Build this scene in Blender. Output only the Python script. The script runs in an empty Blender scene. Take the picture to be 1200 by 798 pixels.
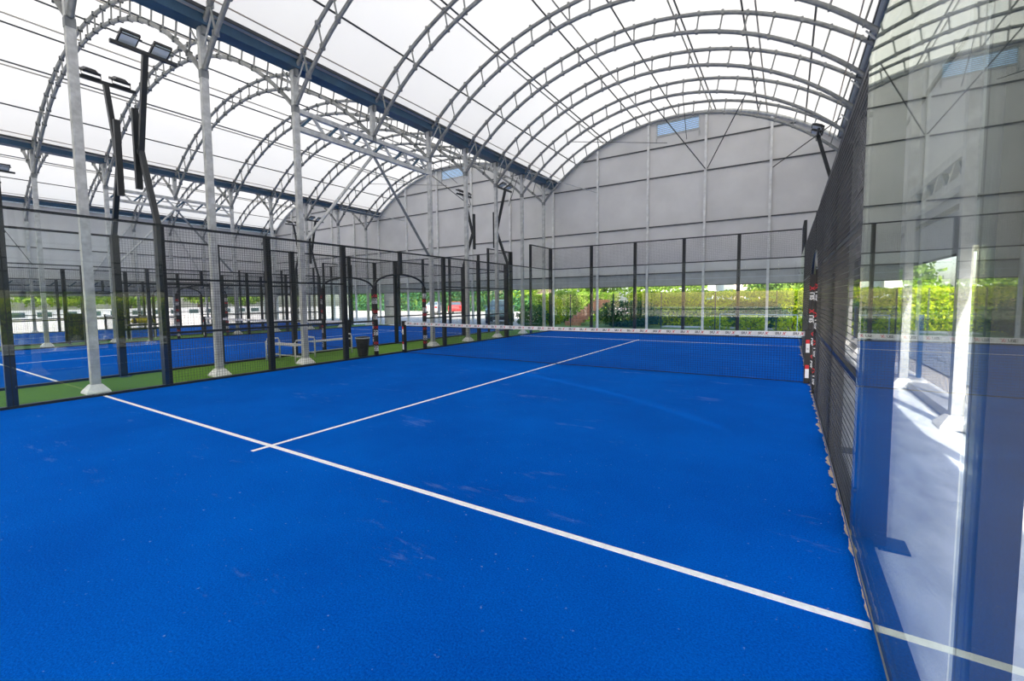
import bpy, math, random
import numpy as np
from mathutils import Vector, Matrix

random.seed(7)
rng = np.random.default_rng(11)
scene = bpy.context.scene
C = scene.collection

# ------------------------------------------------------------------ camera
YAW, PITCH, ROLL = 0.5753, 0.0668, -0.0112
f = Vector((-math.sin(YAW)*math.cos(PITCH), math.cos(YAW)*math.cos(PITCH), -math.sin(PITCH)))
rt = Vector((math.cos(YAW), math.sin(YAW), 0.0)); up = rt.cross(f)
r2 = math.cos(ROLL)*rt + math.sin(ROLL)*up
u2 = -math.sin(ROLL)*rt + math.cos(ROLL)*up
cam = bpy.data.cameras.new('camera'); camo = bpy.data.objects.new('camera', cam); C.objects.link(camo)
camo.matrix_world = Matrix(((r2.x, u2.x, -f.x, 4.6247), (r2.y, u2.y, -f.y, -9.5343), (r2.z, u2.z, -f.z, 1.5466), (0, 0, 0, 1)))
cam.sensor_width = 36.0; cam.lens = 520.36/1200*36.0
cam.shift_x = 14.74/1200; cam.shift_y = -12.55/1200
cam.clip_start = 0.02; cam.clip_end = 400
scene.camera = camo

# ------------------------------------------------------------------ sky, sun, exposure
world = bpy.data.worlds.new('world'); scene.world = world; world.use_nodes = True
nt = world.node_tree; nt.nodes.clear()
wo = nt.nodes.new('ShaderNodeOutputWorld'); bg = nt.nodes.new('ShaderNodeBackground')
sky = nt.nodes.new('ShaderNodeTexSky'); sky.sky_type = 'NISHITA'; sky.sun_disc = False
sky.sun_elevation = math.radians(38); sky.sun_rotation = math.radians(169); sky.air_density = 1.0; sky.dust_density = 2.5
bg.inputs['Strength'].default_value = 0.42
nt.links.new(sky.outputs[0], bg.inputs[0]); nt.links.new(bg.outputs[0], wo.inputs[0])
sun = bpy.data.lights.new('sun', 'SUN'); sun.energy = 8.2; sun.angle = math.radians(0.6); sun.color = (1.0, 0.95, 0.88)
suno = bpy.data.objects.new('sun', sun); C.objects.link(suno)
el = math.radians(38)
sd = Vector((0.196*math.cos(el), -0.981*math.cos(el), math.sin(el)))          # towards the sun
suno.rotation_euler = sd.to_track_quat('Z', 'Y').to_euler(); suno.location = (3, -20, 25)
scene.view_settings.view_transform = 'Standard'; scene.view_settings.look = 'None'
scene.view_settings.gamma = 1.0; scene.view_settings.use_curve_mapping = False
scene.view_settings.exposure = 0.35

# ------------------------------------------------------------------ materials
MAT = {}
def new_mat(name):
    m = bpy.data.materials.new(name); m.use_nodes = True
    n = m.node_tree; n.nodes.clear()
    out = n.nodes.new('ShaderNodeOutputMaterial')
    MAT[name] = m
    return m, n, out
def lk(n, a, b): n.links.new(a, b)
def principled(name, col, rough=0.5, metal=0.0, noise=None, amount=0.15, bump=0.0, bscale=None, spec=0.5, stretch=None):
    m, n, out = new_mat(name)
    p = n.nodes.new('ShaderNodeBsdfPrincipled'); lk(n, p.outputs[0], out.inputs[0])
    p.inputs['Roughness'].default_value = rough; p.inputs['Metallic'].default_value = metal
    p.inputs['Specular IOR Level'].default_value = spec
    c = (*col, 1)
    p.inputs['Base Color'].default_value = c
    if noise or bump:
        tc = n.nodes.new('ShaderNodeTexCoord'); mp = n.nodes.new('ShaderNodeMapping')
        lk(n, tc.outputs['Object'], mp.inputs[0])
        if stretch: mp.inputs['Scale'].default_value = stretch
    if noise:
        t = n.nodes.new('ShaderNodeTexNoise'); t.inputs['Scale'].default_value = noise; t.inputs['Detail'].default_value = 5
        lk(n, mp.outputs[0], t.inputs['Vector'])
        r = n.nodes.new('ShaderNodeMapRange'); r.inputs[1].default_value = 0.3; r.inputs[2].default_value = 0.7
        r.inputs[3].default_value = 1-amount; r.inputs[4].default_value = 1+amount
        lk(n, t.outputs['Fac'], r.inputs[0])
        mx = n.nodes.new('ShaderNodeVectorMath'); mx.operation = 'SCALE'; mx.inputs[0].default_value = col
        lk(n, r.outputs[0], mx.inputs['Scale']); lk(n, mx.outputs[0], p.inputs['Base Color'])
    if bump:
        t = n.nodes.new('ShaderNodeTexNoise'); t.inputs['Scale'].default_value = bscale or 50; t.inputs['Detail'].default_value = 3
        lk(n, mp.outputs[0], t.inputs['Vector'])
        b = n.nodes.new('ShaderNodeBump'); b.inputs['Strength'].default_value = bump; b.inputs['Distance'].default_value = 0.01
        lk(n, t.outputs['Fac'], b.inputs['Height']); lk(n, b.outputs[0], p.inputs['Normal'])
    return m

def turf(name, dark, light, sand, sandamt):
    m, n, out = new_mat(name)
    p = n.nodes.new('ShaderNodeBsdfPrincipled'); lk(n, p.outputs[0], out.inputs[0])
    p.inputs['Roughness'].default_value = 0.85; p.inputs['Specular IOR Level'].default_value = 0.02
    p.inputs['Sheen Weight'].default_value = 0.25; p.inputs['Sheen Roughness'].default_value = 0.4; p.inputs['Sheen Tint'].default_value = (*[min(1, v*1.8) for v in light], 1)
    tc = n.nodes.new('ShaderNodeTexCoord')
    fib = n.nodes.new('ShaderNodeTexNoise'); fib.inputs['Scale'].default_value = 95; fib.inputs['Detail'].default_value = 4; fib.inputs['Roughness'].default_value = 0.75
    lk(n, tc.outputs['Object'], fib.inputs['Vector'])
    big = n.nodes.new('ShaderNodeTexNoise'); big.inputs['Scale'].default_value = 0.55; big.inputs['Detail'].default_value = 6; big.inputs['Roughness'].default_value = 0.62
    lk(n, tc.outputs['Object'], big.inputs['Vector'])
    add = n.nodes.new('ShaderNodeMath'); add.operation = 'MULTIPLY_ADD'; add.inputs[1].default_value = 0.45
    lk(n, big.outputs['Fac'], add.inputs[0]); 
    sc = n.nodes.new('ShaderNodeMath'); sc.operation = 'MULTIPLY'; sc.inputs[1].default_value = 1.2
    lk(n, fib.outputs['Fac'], sc.inputs[0]); lk(n, sc.outputs[0], add.inputs[2])
    rp = n.nodes.new('ShaderNodeValToRGB'); rp.color_ramp.elements[0].position = 0.62; rp.color_ramp.elements[1].position = 1.0
    rp.color_ramp.elements[0].color = (*dark, 1); rp.color_ramp.elements[1].color = (*light, 1)
    lk(n, add.outputs[0], rp.inputs[0])
    # sand brushed into the pile: worn streaks and single bright grains
    st = n.nodes.new('ShaderNodeTexNoise'); st.inputs['Scale'].default_value = 1.3; st.inputs['Detail'].default_value = 9; st.inputs['Roughness'].default_value = 0.72
    mp = n.nodes.new('ShaderNodeMapping'); mp.inputs['Scale'].default_value = (0.5, 1.6, 1); mp.inputs['Rotation'].default_value = (0, 0, 0.35)
    lk(n, tc.outputs['Object'], mp.inputs[0]); lk(n, mp.outputs[0], st.inputs['Vector'])
    sr = n.nodes.new('ShaderNodeMapRange'); sr.inputs[1].default_value = 0.60; sr.inputs[2].default_value = 0.80; sr.inputs[3].default_value = 0; sr.inputs[4].default_value = sandamt
    lk(n, st.outputs['Fac'], sr.inputs[0])
    gr = n.nodes.new('ShaderNodeTexNoise'); gr.inputs['Scale'].default_value = 33; gr.inputs['Detail'].default_value = 2
    lk(n, tc.outputs['Object'], gr.inputs['Vector'])
    gm = n.nodes.new('ShaderNodeMapRange'); gm.inputs[1].default_value = 0.73; gm.inputs[2].default_value = 0.80; gm.inputs[3].default_value = 0; gm.inputs[4].default_value = sandamt*1.2
    lk(n, gr.outputs['Fac'], gm.inputs[0])
    mxm = n.nodes.new('ShaderNodeMath'); mxm.operation = 'MAXIMUM'; lk(n, sr.outputs[0], mxm.inputs[0]); lk(n, gm.outputs[0], mxm.inputs[1])
    mix = n.nodes.new('ShaderNodeMixRGB'); mix.inputs[2].default_value = (*sand, 1)
    lk(n, mxm.outputs[0], mix.inputs[0]); lk(n, rp.outputs[0], mix.inputs[1]); lk(n, mix.outputs[0], p.inputs['Base Color'])
    b = n.nodes.new('ShaderNodeBump'); b.inputs['Strength'].default_value = 0.5; b.inputs['Distance'].default_value = 0.012
    lk(n, fib.outputs['Fac'], b.inputs['Height']); lk(n, b.outputs[0], p.inputs['Normal'])
    return m

def glass_mat(name, tint, f0=0.045):
    m, n, out = new_mat(name)
    tr = n.nodes.new('ShaderNodeBsdfTransparent'); tr.inputs[0].default_value = (*tint, 1)
    gl = n.nodes.new('ShaderNodeBsdfGlossy'); gl.inputs['Roughness'].default_value = 0.0; gl.inputs[0].default_value = (0.90, 0.95, 0.85, 1)
    lw = n.nodes.new('ShaderNodeLayerWeight'); lw.inputs['Blend'].default_value = 0.5
    pw = n.nodes.new('ShaderNodeMath'); pw.operation = 'POWER'; pw.inputs[1].default_value = 5; lk(n, lw.outputs['Facing'], pw.inputs[0])
    ma = n.nodes.new('ShaderNodeMath'); ma.operation = 'MULTIPLY_ADD'; ma.inputs[1].default_value = 1-f0; ma.inputs[2].default_value = f0
    lk(n, pw.outputs[0], ma.inputs[0])
    mx = n.nodes.new('ShaderNodeMixShader'); lk(n, ma.outputs[0], mx.inputs[0]); lk(n, tr.outputs[0], mx.inputs[1]); lk(n, gl.outputs[0], mx.inputs[2])
    lk(n, mx.outputs[0], out.inputs[0])
    return m

def membrane(name, diff, trans, fac):
    m, n, out = new_mat(name)
    d = n.nodes.new('ShaderNodeBsdfDiffuse'); t = n.nodes.new('ShaderNodeBsdfTranslucent')
    d.inputs[0].default_value = (*diff, 1); t.inputs[0].default_value = (*trans, 1)
    tc = n.nodes.new('ShaderNodeTexCoord'); no = n.nodes.new('ShaderNodeTexNoise'); no.inputs['Scale'].default_value = 0.6; no.inputs['Detail'].default_value = 4
    lk(n, tc.outputs['Object'], no.inputs['Vector'])
    r = n.nodes.new('ShaderNodeMapRange'); r.inputs[3].default_value = 0.96; r.inputs[4].default_value = 1.03; lk(n, no.outputs['Fac'], r.inputs[0])
    v = n.nodes.new('ShaderNodeVectorMath'); v.operation = 'SCALE'; v.inputs[0].default_value = trans; lk(n, r.outputs[0], v.inputs['Scale']); lk(n, v.outputs[0], t.inputs[0])
    mx = n.nodes.new('ShaderNodeMixShader'); mx.inputs[0].default_value = fac
    lk(n, d.outputs[0], mx.inputs[1]); lk(n, t.outputs[0], mx.inputs[2]); lk(n, mx.outputs[0], out.inputs[0])
    return m

def leaf_mat(name, dark, light, trans=0.35):
    m, n, out = new_mat(name)
    g = n.nodes.new('ShaderNodeNewGeometry')
    rp = n.nodes.new('ShaderNodeValToRGB'); rp.color_ramp.elements[0].color = (*dark, 1); rp.color_ramp.elements[1].color = (*light, 1)
    lk(n, g.outputs['Random Per Island'], rp.inputs[0])
    d = n.nodes.new('ShaderNodeBsdfDiffuse'); t = n.nodes.new('ShaderNodeBsdfTranslucent')
    lk(n, rp.outputs[0], d.inputs[0]); lk(n, rp.outputs[0], t.inputs[0])
    mx = n.nodes.new('ShaderNodeMixShader'); mx.inputs[0].default_value = trans
    lk(n, d.outputs[0], mx.inputs[1]); lk(n, t.outputs[0], mx.inputs[2]); lk(n, mx.outputs[0], out.inputs[0])
    return m

turf('turf_blue', (0.0, 0.051, 0.325), (0.0, 0.128, 0.615), (0.45, 0.56, 0.74), 0.34)
turf('turf_green', (0.07, 0.16, 0.025), (0.16, 0.31, 0.06), (0.4, 0.45, 0.25), 0.12)
principled('line_white', (0.93, 0.94, 0.94), 0.8, noise=40, amount=0.10)
principled('concrete', (0.80, 0.82, 0.83), 0.55, noise=3.0, amount=0.26, bump=0.15, bscale=60, stretch=(1.6, 0.6, 1))
principled('concrete_kerb', (0.50, 0.50, 0.50), 0.8, noise=6, amount=0.15)
principled('footing', (0.86, 0.86, 0.85), 0.7, noise=8, amount=0.12)
principled('galvanised', (0.52, 0.53, 0.52), 0.5, 0.2, noise=9, amount=0.22)
principled('arch_steel', (0.25, 0.26, 0.255), 0.5, 0.15, noise=9, amount=0.2)
principled('galvanised_dark', (0.22, 0.235, 0.24), 0.5, 0.2, noise=9, amount=0.2)
principled('gutter_blue', (0.03, 0.085, 0.15), 0.35, 0.3, noise=3, amount=0.15)
principled('gutter_lip', (0.55, 0.60, 0.64), 0.35, 0.5)
principled('purlin_dark', (0.06, 0.065, 0.07), 0.5, 0.4)
principled('tan_tube', (0.36, 0.30, 0.25), 0.6)
principled('purlin_light', (0.42, 0.40, 0.36), 0.5, 0.3)
principled('clamp_dark', (0.09, 0.10, 0.10), 0.5, 0.5)
principled('fence_black', (0.014, 0.018, 0.022), 0.38, noise=6, amount=0.25)
principled('wire_black', (0.045, 0.048, 0.052), 0.3, 0.0)
principled('post_blue', (0.015, 0.06, 0.15), 0.4)
principled('net_black', (0.012, 0.013, 0.016), 0.7)
principled('band_white', (0.84, 0.83, 0.82), 0.7, noise=12, amount=0.08)
principled('ink_black', (0.02, 0.02, 0.02), 0.7)
principled('ink_red', (0.62, 0.02, 0.03), 0.6)
principled('ink_white', (0.82, 0.82, 0.82), 0.6)
principled('pad_black', (0.010, 0.010, 0.012), 0.5)
principled('wall_grey', (0.70, 0.695, 0.68), 0.7, noise=0.9, amount=0.07)
principled('curtain_grey', (0.44, 0.46, 0.465), 0.6, noise=3, amount=0.1)
principled('wall_post', (0.76, 0.765, 0.75), 0.5, 0.1, noise=7, amount=0.12)
principled('girt_dark', (0.07, 0.075, 0.08), 0.5, 0.3)
membrane('roof_film', (0.66, 0.65, 0.635), (0.525, 0.51, 0.465), 0.52)
membrane('vent_slat', (0.55, 0.58, 0.60), (0.40, 0.46, 0.50), 0.4)
glass_mat('court_glass', (0.972, 0.988, 0.99))
principled('bolt_steel', (0.5, 0.5, 0.5), 0.3, 0.8)
principled('lamp_body', (0.03, 0.032, 0.035), 0.4, 0.3)
principled('lamp_lens', (0.66, 0.72, 0.76), 0.25)
principled('bench_white', (0.62, 0.62, 0.60), 0.45, noise=10, amount=0.1)
principled('bin_black', (0.016, 0.017, 0.018), 0.45)
principled('bag_white', (0.6, 0.62, 0.6), 0.5)
principled('sand', (0.62, 0.50, 0.42), 0.95, noise=30, amount=0.2)
principled('ground_sand', (0.50, 0.46, 0.41), 0.9, noise=0.8, amount=0.12)
principled('asphalt', (0.20, 0.215, 0.24), 0.85, noise=3, amount=0.2)
principled('grass', (0.14, 0.23, 0.05), 0.9, noise=5, amount=0.3)
principled('hedge_core', (0.10, 0.20, 0.02), 0.9, noise=20, amount=0.4)
principled('bark', (0.12, 0.09, 0.065), 0.9, noise=12, amount=0.3)
principled('brick', (0.52, 0.26, 0.15), 0.85, noise=9, amount=0.2)
principled('house_white', (0.72, 0.71, 0.69), 0.8)
principled('house_pink', (0.60, 0.42, 0.36), 0.8, noise=4, amount=0.1)
principled('roof_grey', (0.16, 0.17, 0.19), 0.7)
principled('window_dark', (0.05, 0.09, 0.09), 0.1)
principled('fence_green', (0.03, 0.06, 0.05), 0.5)
principled('rail_paleblue', (0.30, 0.42, 0.50), 0.5)
principled('car_red', (0.50, 0.04, 0.04), 0.25)
principled('car_white', (0.66, 0.67, 0.68), 0.25)
principled('car_teal', (0.20, 0.30, 0.32), 0.22)
principled('car_glass', (0.10, 0.16, 0.20), 0.06)
principled('tyre', (0.015, 0.015, 0.015), 0.8)
principled('lamp_red', (0.5, 0.02, 0.02), 0.3)
principled('lamp_clear', (0.75, 0.75, 0.72), 0.2)
principled('stand_in_yellow', (0.68, 0.58, 0.03), 0.7)
leaf_mat('leaf_hedge', (0.16, 0.36, 0.015), (0.80, 0.86, 0.04))
leaf_mat('leaf_dark', (0.02, 0.075, 0.04), (0.09, 0.24, 0.10), 0.2)
leaf_mat('leaf_mid', (0.12, 0.26, 0.03), (0.45, 0.60, 0.10))
leaf_mat('leaf_tree', (0.08, 0.20, 0.04), (0.38, 0.52, 0.10))

# ------------------------------------------------------------------ mesh helpers
class MB:
    def __init__(s): s.v = []; s.f = []
    def box(s, x0, x1, y0, y1, z0, z1):
        b = len(s.v)
        s.v += [(x0,y0,z0),(x1,y0,z0),(x1,y1,z0),(x0,y1,z0),(x0,y0,z1),(x1,y0,z1),(x1,y1,z1),(x0,y1,z1)]
        s.f += [(b,b+3,b+2,b+1),(b+4,b+5,b+6,b+7),(b,b+1,b+5,b+4),(b+1,b+2,b+6,b+5),(b+2,b+3,b+7,b+6),(b+3,b,b+4,b+7)]
        return s
    def tube(s, p, q, r, n=6, caps=True, r1=None, phase=0.0):
        return s.path([p, q], [r, r if r1 is None else r1], n, caps, phase)
    def path(s, pts, rad, n=6, caps=True, phase=0.0):
        P = [Vector(p) for p in pts]; b0 = len(s.v)
        if not isinstance(rad, (list, tuple)): rad = [rad]*len(P)
        for i, p in enumerate(P):
            d = (P[min(i+1, len(P)-1)] - P[max(i-1, 0)]).normalized()
            ref = Vector((0, 0, 1)) if abs(d.z) < 0.95 else Vector((0, 1, 0))
            a = d.cross(ref).normalized(); b = a.cross(d)
            for k in range(n):
                t = 2*math.pi*k/n + phase
                s.v.append(tuple(p + rad[i]*(math.cos(t)*a + math.sin(t)*b)))
        for i in range(len(P)-1):
            for k in range(n):
                k2 = (k+1) % n
                s.f.append((b0+i*n+k, b0+i*n+k2, b0+(i+1)*n+k2, b0+(i+1)*n+k))
        if caps:
            s.f.append(tuple(b0+k for k in range(n))[::-1]); e = b0+(len(P)-1)*n
            s.f.append(tuple(e+k for k in range(n)))
        return s
    def prism(s, poly, axis, a0, a1):
        """poly: list of 2D points; extruded along axis ('x','y','z')."""
        n = len(poly); b = len(s.v)
        for a in (a0, a1):
            for (p, q) in poly:
                s.v.append({'x': (a, p, q), 'y': (p, a, q), 'z': (p, q, a)}[axis])
        s.f.append(tuple(range(b, b+n))[::-1]); s.f.append(tuple(range(b+n, b+2*n)))
        for i in range(n):
            j = (i+1) % n; s.f.append((b+i, b+j, b+n+j, b+n+i))
        return s
    def frustum(s, cx, cy, z0, z1, a0, b0, a1, b1):
        b = len(s.v)
        for z, a, c in ((z0, a0, b0), (z1, a1, b1)):
            s.v += [(cx-a,cy-c,z),(cx+a,cy-c,z),(cx+a,cy+c,z),(cx-a,cy+c,z)]
        s.f += [(b,b+3,b+2,b+1),(b+4,b+5,b+6,b+7),(b,b+1,b+5,b+4),(b+1,b+2,b+6,b+5),(b+2,b+3,b+7,b+6),(b+3,b,b+4,b+7)]
        return s
    def lathe(s, prof, n=20, cx=0, cy=0):
        b = len(s.v); m = len(prof)
        for (r, z) in prof:
            for k in range(n):
                t = 2*math.pi*k/n; s.v.append((cx+r*math.cos(t), cy+r*math.sin(t), z))
        for i in range(m-1):
            for k in range(n):
                k2 = (k+1) % n; s.f.append((b+i*n+k, b+i*n+k2, b+(i+1)*n+k2, b+(i+1)*n+k))
        s.f.append(tuple(b+k for k in range(n))[::-1]); s.f.append(tuple(b+(m-1)*n+k for k in range(n)))
        return s
    def mesh(s, name, mat, smooth=False):
        me = bpy.data.meshes.new(name); me.from_pydata(s.v, [], s.f); me.update()
        me.materials.append(MAT[mat])
        if smooth: me.polygons.foreach_set('use_smooth', [True]*len(me.polygons))
        return me

CACHE = {}
def cached(key, mat, fn, smooth=False):
    k = (key, mat)
    if k not in CACHE:
        m = MB(); fn(m); CACHE[k] = m.mesh(str(key), mat, smooth)
    return CACHE[k]
def obj(name, me, parent=None, loc=(0, 0, 0), rot=None, scale=None):
    o = bpy.data.objects.new(name, me); C.objects.link(o)
    o.location = loc
    if rot: o.rotation_euler = rot
    if scale: o.scale = scale
    if parent: o.parent = parent
    return o
def tag(o, label, cat=None, group=None, kind=None):
    o['label'] = label
    if cat: o['category'] = cat
    if group: o['group'] = group
    if kind: o['kind'] = kind
    return o
def thing(name, label, cat, loc=(0, 0, 0), group=None, rotz=0.0):
    o = bpy.data.objects.new(name, None); C.objects.link(o); o.location = loc; o.rotation_euler = (0, 0, rotz)
    o.empty_display_size = 0.2
    return tag(o, label, cat, group)
def struct(name, me, label=None, loc=(0, 0, 0)):
    o = obj(name, me, None, loc); o['kind'] = 'structure'
    if label: o['label'] = label
    return o
def box_mesh(dims, mat):
    x, y, z = (round(v, 4) for v in dims)
    return cached(('box', x, y, z), mat, lambda m: m.box(-x/2, x/2, -y/2, y/2, 0, z))
def box_obj(name, x0, x1, y0, y1, z0, z1, mat, parent=None):
    return obj(name, box_mesh((x1-x0, y1-y0, z1-z0), mat), parent, ((x0+x1)/2, (y0+y1)/2, z0))

# ------------------------------------------------------------------ hall measures
YC = [-11.0, -8.95, -6.92, -4.89, -2.87, -0.45, 1.93, 3.93, 5.97, 8.10, 10.22]
YR = [-12.7, -10.2, -7.6, -5.0, -2.40, 0.45, 3.1, 5.7, 8.3, 10.6]         # columns of the walkway wall
XL = [6.30, -5.53, -18.40, -30.60]           # column lines: side wall, two valleys, side wall
YE, YN = 11.35, -13.2                        # end walls
Z_SPR, Z_APX, Z_SPRI, Z_APXI = 7.09, 9.42, 6.24, 8.99
Z_CLAD = 2.08
def arc_z(dx, half, zs, za):
    h = za-zs; R = (half*half+h*h)/(2*h)
    return za-R+math.sqrt(max(R*R-dx*dx, 0))

# ------------------------------------------------------------------ floor and ground
ground = struct('ground', MB().box(-140, 90, -60, 120, -0.30, -0.06).mesh('ground', 'ground_sand'), 'pale sandy ground around the hall')
flr = struct('floor', MB().box(-31.0, 6.75, -13.4, 11.6, -0.25, -0.012).mesh('floor', 'concrete'), 'pale grey concrete floor slab of the hall')
yj = -12.35
while yj < 11.3:                                # walkway slabs beside the court
    box_obj('slab', 5.11, 6.26, yj+0.004, min(yj+2.46, 11.3)-0.004, -0.011, 0.0, 'concrete', flr); yj += 2.46
for cx0, cx1 in ((-7.30, -5.10), (-19.80, -17.50)):
    struct('turf_strip', MB().box(cx0, cx1, -13, 11.2, -0.011, 0.004).mesh('turf_strip', 'turf_green'), 'green artificial turf strip between two blue courts')
COURTS = [0.0, -12.40, -24.90]
CNAME = ['main court with the long centre line', 'court beyond the bench strip', 'court farthest from the glass corner']
for i, cx in enumerate(COURTS):
    t = struct('court_turf', MB().box(-5, 5, -10.0, 10, -0.011, 0.010).mesh('court_turf', 'turf_blue'), 'blue artificial turf of the '+CNAME[i], (cx, 0, 0))
    for y in (-6.95, 6.95):
        box_obj('service_line', -4.99, 4.99, y-0.025, y+0.025, 0.006, 0.0135, 'line_white', t)
    box_obj('centre_line', -0.025, 0.025, -7.15, 7.15, 0.006, 0.0132, 'line_white', t)
# sand swept against the kerb of the main court
m = MB(); y = -6.9
while y < 7:
    L = random.uniform(0.10, 0.35); w = random.uniform(0.008, 0.058)*(1.0 if y < 4 else 1.6)
    k = 7; b = len(m.v)
    pts = [(4.995, y), (4.995, y+L)] + [(4.995-w*random.uniform(0.35, 1.0)*math.sin(math.pi*(j+0.5)/k), y+L*(1-(j+0.5)/k)) for j in range(k)]
    m.prism(pts, 'z', 0.0095, 0.0118); y += L*random.uniform(0.6, 1.3)
o = obj('sand_drift', m.mesh('sand_drift', 'sand')); tag(o, 'pinkish sand swept along the foot of the court mesh', 'sand', kind='stuff')

# ------------------------------------------------------------------ roof: film, arches, purlins, gutters
def arch_parts(si):
    xa, xb = XL[si+1], XL[si]; half = (xb-xa)/2; xc = (xa+xb)/2
    def chord(m, zs, za, r, inset):
        h2 = half-inset
        pts = [(x, 0, arc_z(x, half, zs, za)) for x in [h2*math.sin(-math.pi/2+math.pi*k/36)*1.0 for k in range(37)]]
        m.path(pts, r, 6)
    up_ = cached(('arch_upper', si), 'arch_steel', lambda m: chord(m, Z_SPR, Z_APX, 0.052, 0.10), True)
    lo_ = cached(('arch_lower', si), 'arch_steel', lambda m: chord(m, Z_SPRI, Z_APXI, 0.052, 0.06), True)
    st = []
    n = int(half*2/0.56)
    for k in range(1, n):
        x = -half + 2*half*k/n
        z0 = arc_z(x, half, Z_SPRI, Z_APXI); x1 = x + 0.030*x; z1 = arc_z(max(-half+.1, min(half-.1, x1)), half, Z_SPR, Z_APX)
        if abs(x) > half-0.4: continue
        st.append((x, z0, x1, z1))
    def clamps(m):
        for x, z0, x1, z1 in st:
            for (px, pz) in ((x, z0), (x1, z1)):
                m.box(px-0.030, px+0.030, -0.058, 0.058, pz-0.056, pz+0.056)
    cl_ = cached(('arch_clamps', si), 'clamp_dark' if si else 'arch_steel', clamps)
    return xc, up_, lo_, st, cl_
strut_me = cached('arch_strut', 'arch_steel', lambda m: m.tube((0, 0, 0), (0, 0, 1), 0.022, 5))
ORD = ['first', 'second', 'third', 'fourth', 'fifth', 'sixth', 'seventh', 'eighth', 'ninth', 'tenth', 'eleventh']
SPANN = ['over the main court', 'over the court beyond the benches', 'over the farthest court']
for si in range(3):
    xc, up_, lo_, st, cl_ = arch_parts(si)
    for j, y in enumerate(YC):
        a = thing('roof_arch', ORD[10-j]+' galvanised lattice roof arch from the end wall, '+SPANN[si], 'roof arch', (xc, y, 0), 'roof arches '+SPANN[si])
        obj('upper_chord', up_, a); obj('lower_chord', lo_, a)
        oc = obj('clamp_set', cl_, a); oc['kind'] = 'stuff'
        for (x, z0, x1, z1) in st:
            L = math.hypot(x1-x, z1-z0)
            obj('web_strut', strut_me, a, (x, 0, z0), (0, math.atan2(x1-x, z1-z0), 0), (1, 1, L))
    xa, xb = XL[si+1], XL[si]; half = (xb-xa)/2
    def film(m):
        n = 64; b = 0
        xs = [-half+0.02+(2*half-0.04)*k/n for k in range(n+1)]
        for dz in (0.045,):
            for y in (YN, YE+0.15):
                for x in xs: m.v.append((x, y, arc_z(x, half, Z_SPR, Z_APX)+dz+0.02))
        N = n+1
        for k in range(n):
            m.f.append((k, N+k, N+k+1, k+1))
    me = cached(('film', si), 'roof_film', film, True)
    roof = struct('ceiling', me, 'white translucent roof film vaulting '+SPANN[si], (xc, 0, 0))
    Ly = YE-YN-0.1
    pur = cached('purlin', 'purlin_dark', lambda m: m.tube((0, YN+0.05, 0), (0, YE-0.02, 0), 0.024, 6), True)
    purl = cached('purlin_inner', 'purlin_light', lambda m: m.tube((0, YN+0.05, 0), (0, YE-0.02, 0), 0.022, 6), True)
    for k in range(-3, 4):
        x = k*half/3.85
        obj('purlin', pur, roof, (x, 0, arc_z(x, half, Z_SPR, Z_APX)+0.03))
    for k in (-2.1, -0.75, 0.9, 2.2):
        x = k*half/3.85
        obj('tie_tube', purl, roof, (x, 0, arc_z(x, half, Z_SPR, Z_APX)+0.035))
gut = cached('gutter', 'gutter_blue', lambda m: m.prism([(-0.20, 7.40), (-0.17, 7.14), (0.17, 7.14), (0.20, 7.40), (0.17, 7.40), (0.15, 7.17), (-0.15, 7.17), (-0.17, 7.40)], 'y', YN, YE))
lip = cached('gutter_lip', 'gutter_lip', lambda m: m.box(-0.05, 0.05, YN, YE, -0.012, 0.012))
rim = cached('gutter_rim', 'purlin_dark', lambda m: m.box(-0.012, 0.012, YN, YE, -0.035, 0.035))
film_tube = cached('film_tube', 'tan_tube', lambda m: m.tube((0, YN, 0), (0, YE, 0), 0.015, 6))
GN = ['along the cladding above the concrete walkway', 'between the main court roof and the next vault', 'between the two vaults beyond the bench strip', 'along the far side wall']
for i, x in enumerate(XL):
    g = thing('roof_gutter', 'dark blue steel roof gutter '+GN[i], 'gutter', (x, 0, 0))
    obj('channel', gut, g)
    for s in (-1, 1):
        obj('lip', lip, g, (s*0.240, 0, 7.36)); obj('rim', rim, g, (s*0.300, 0, 7.38))
        obj('film_tube', film_tube, g, (s*0.55, 0, 7.47))

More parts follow.
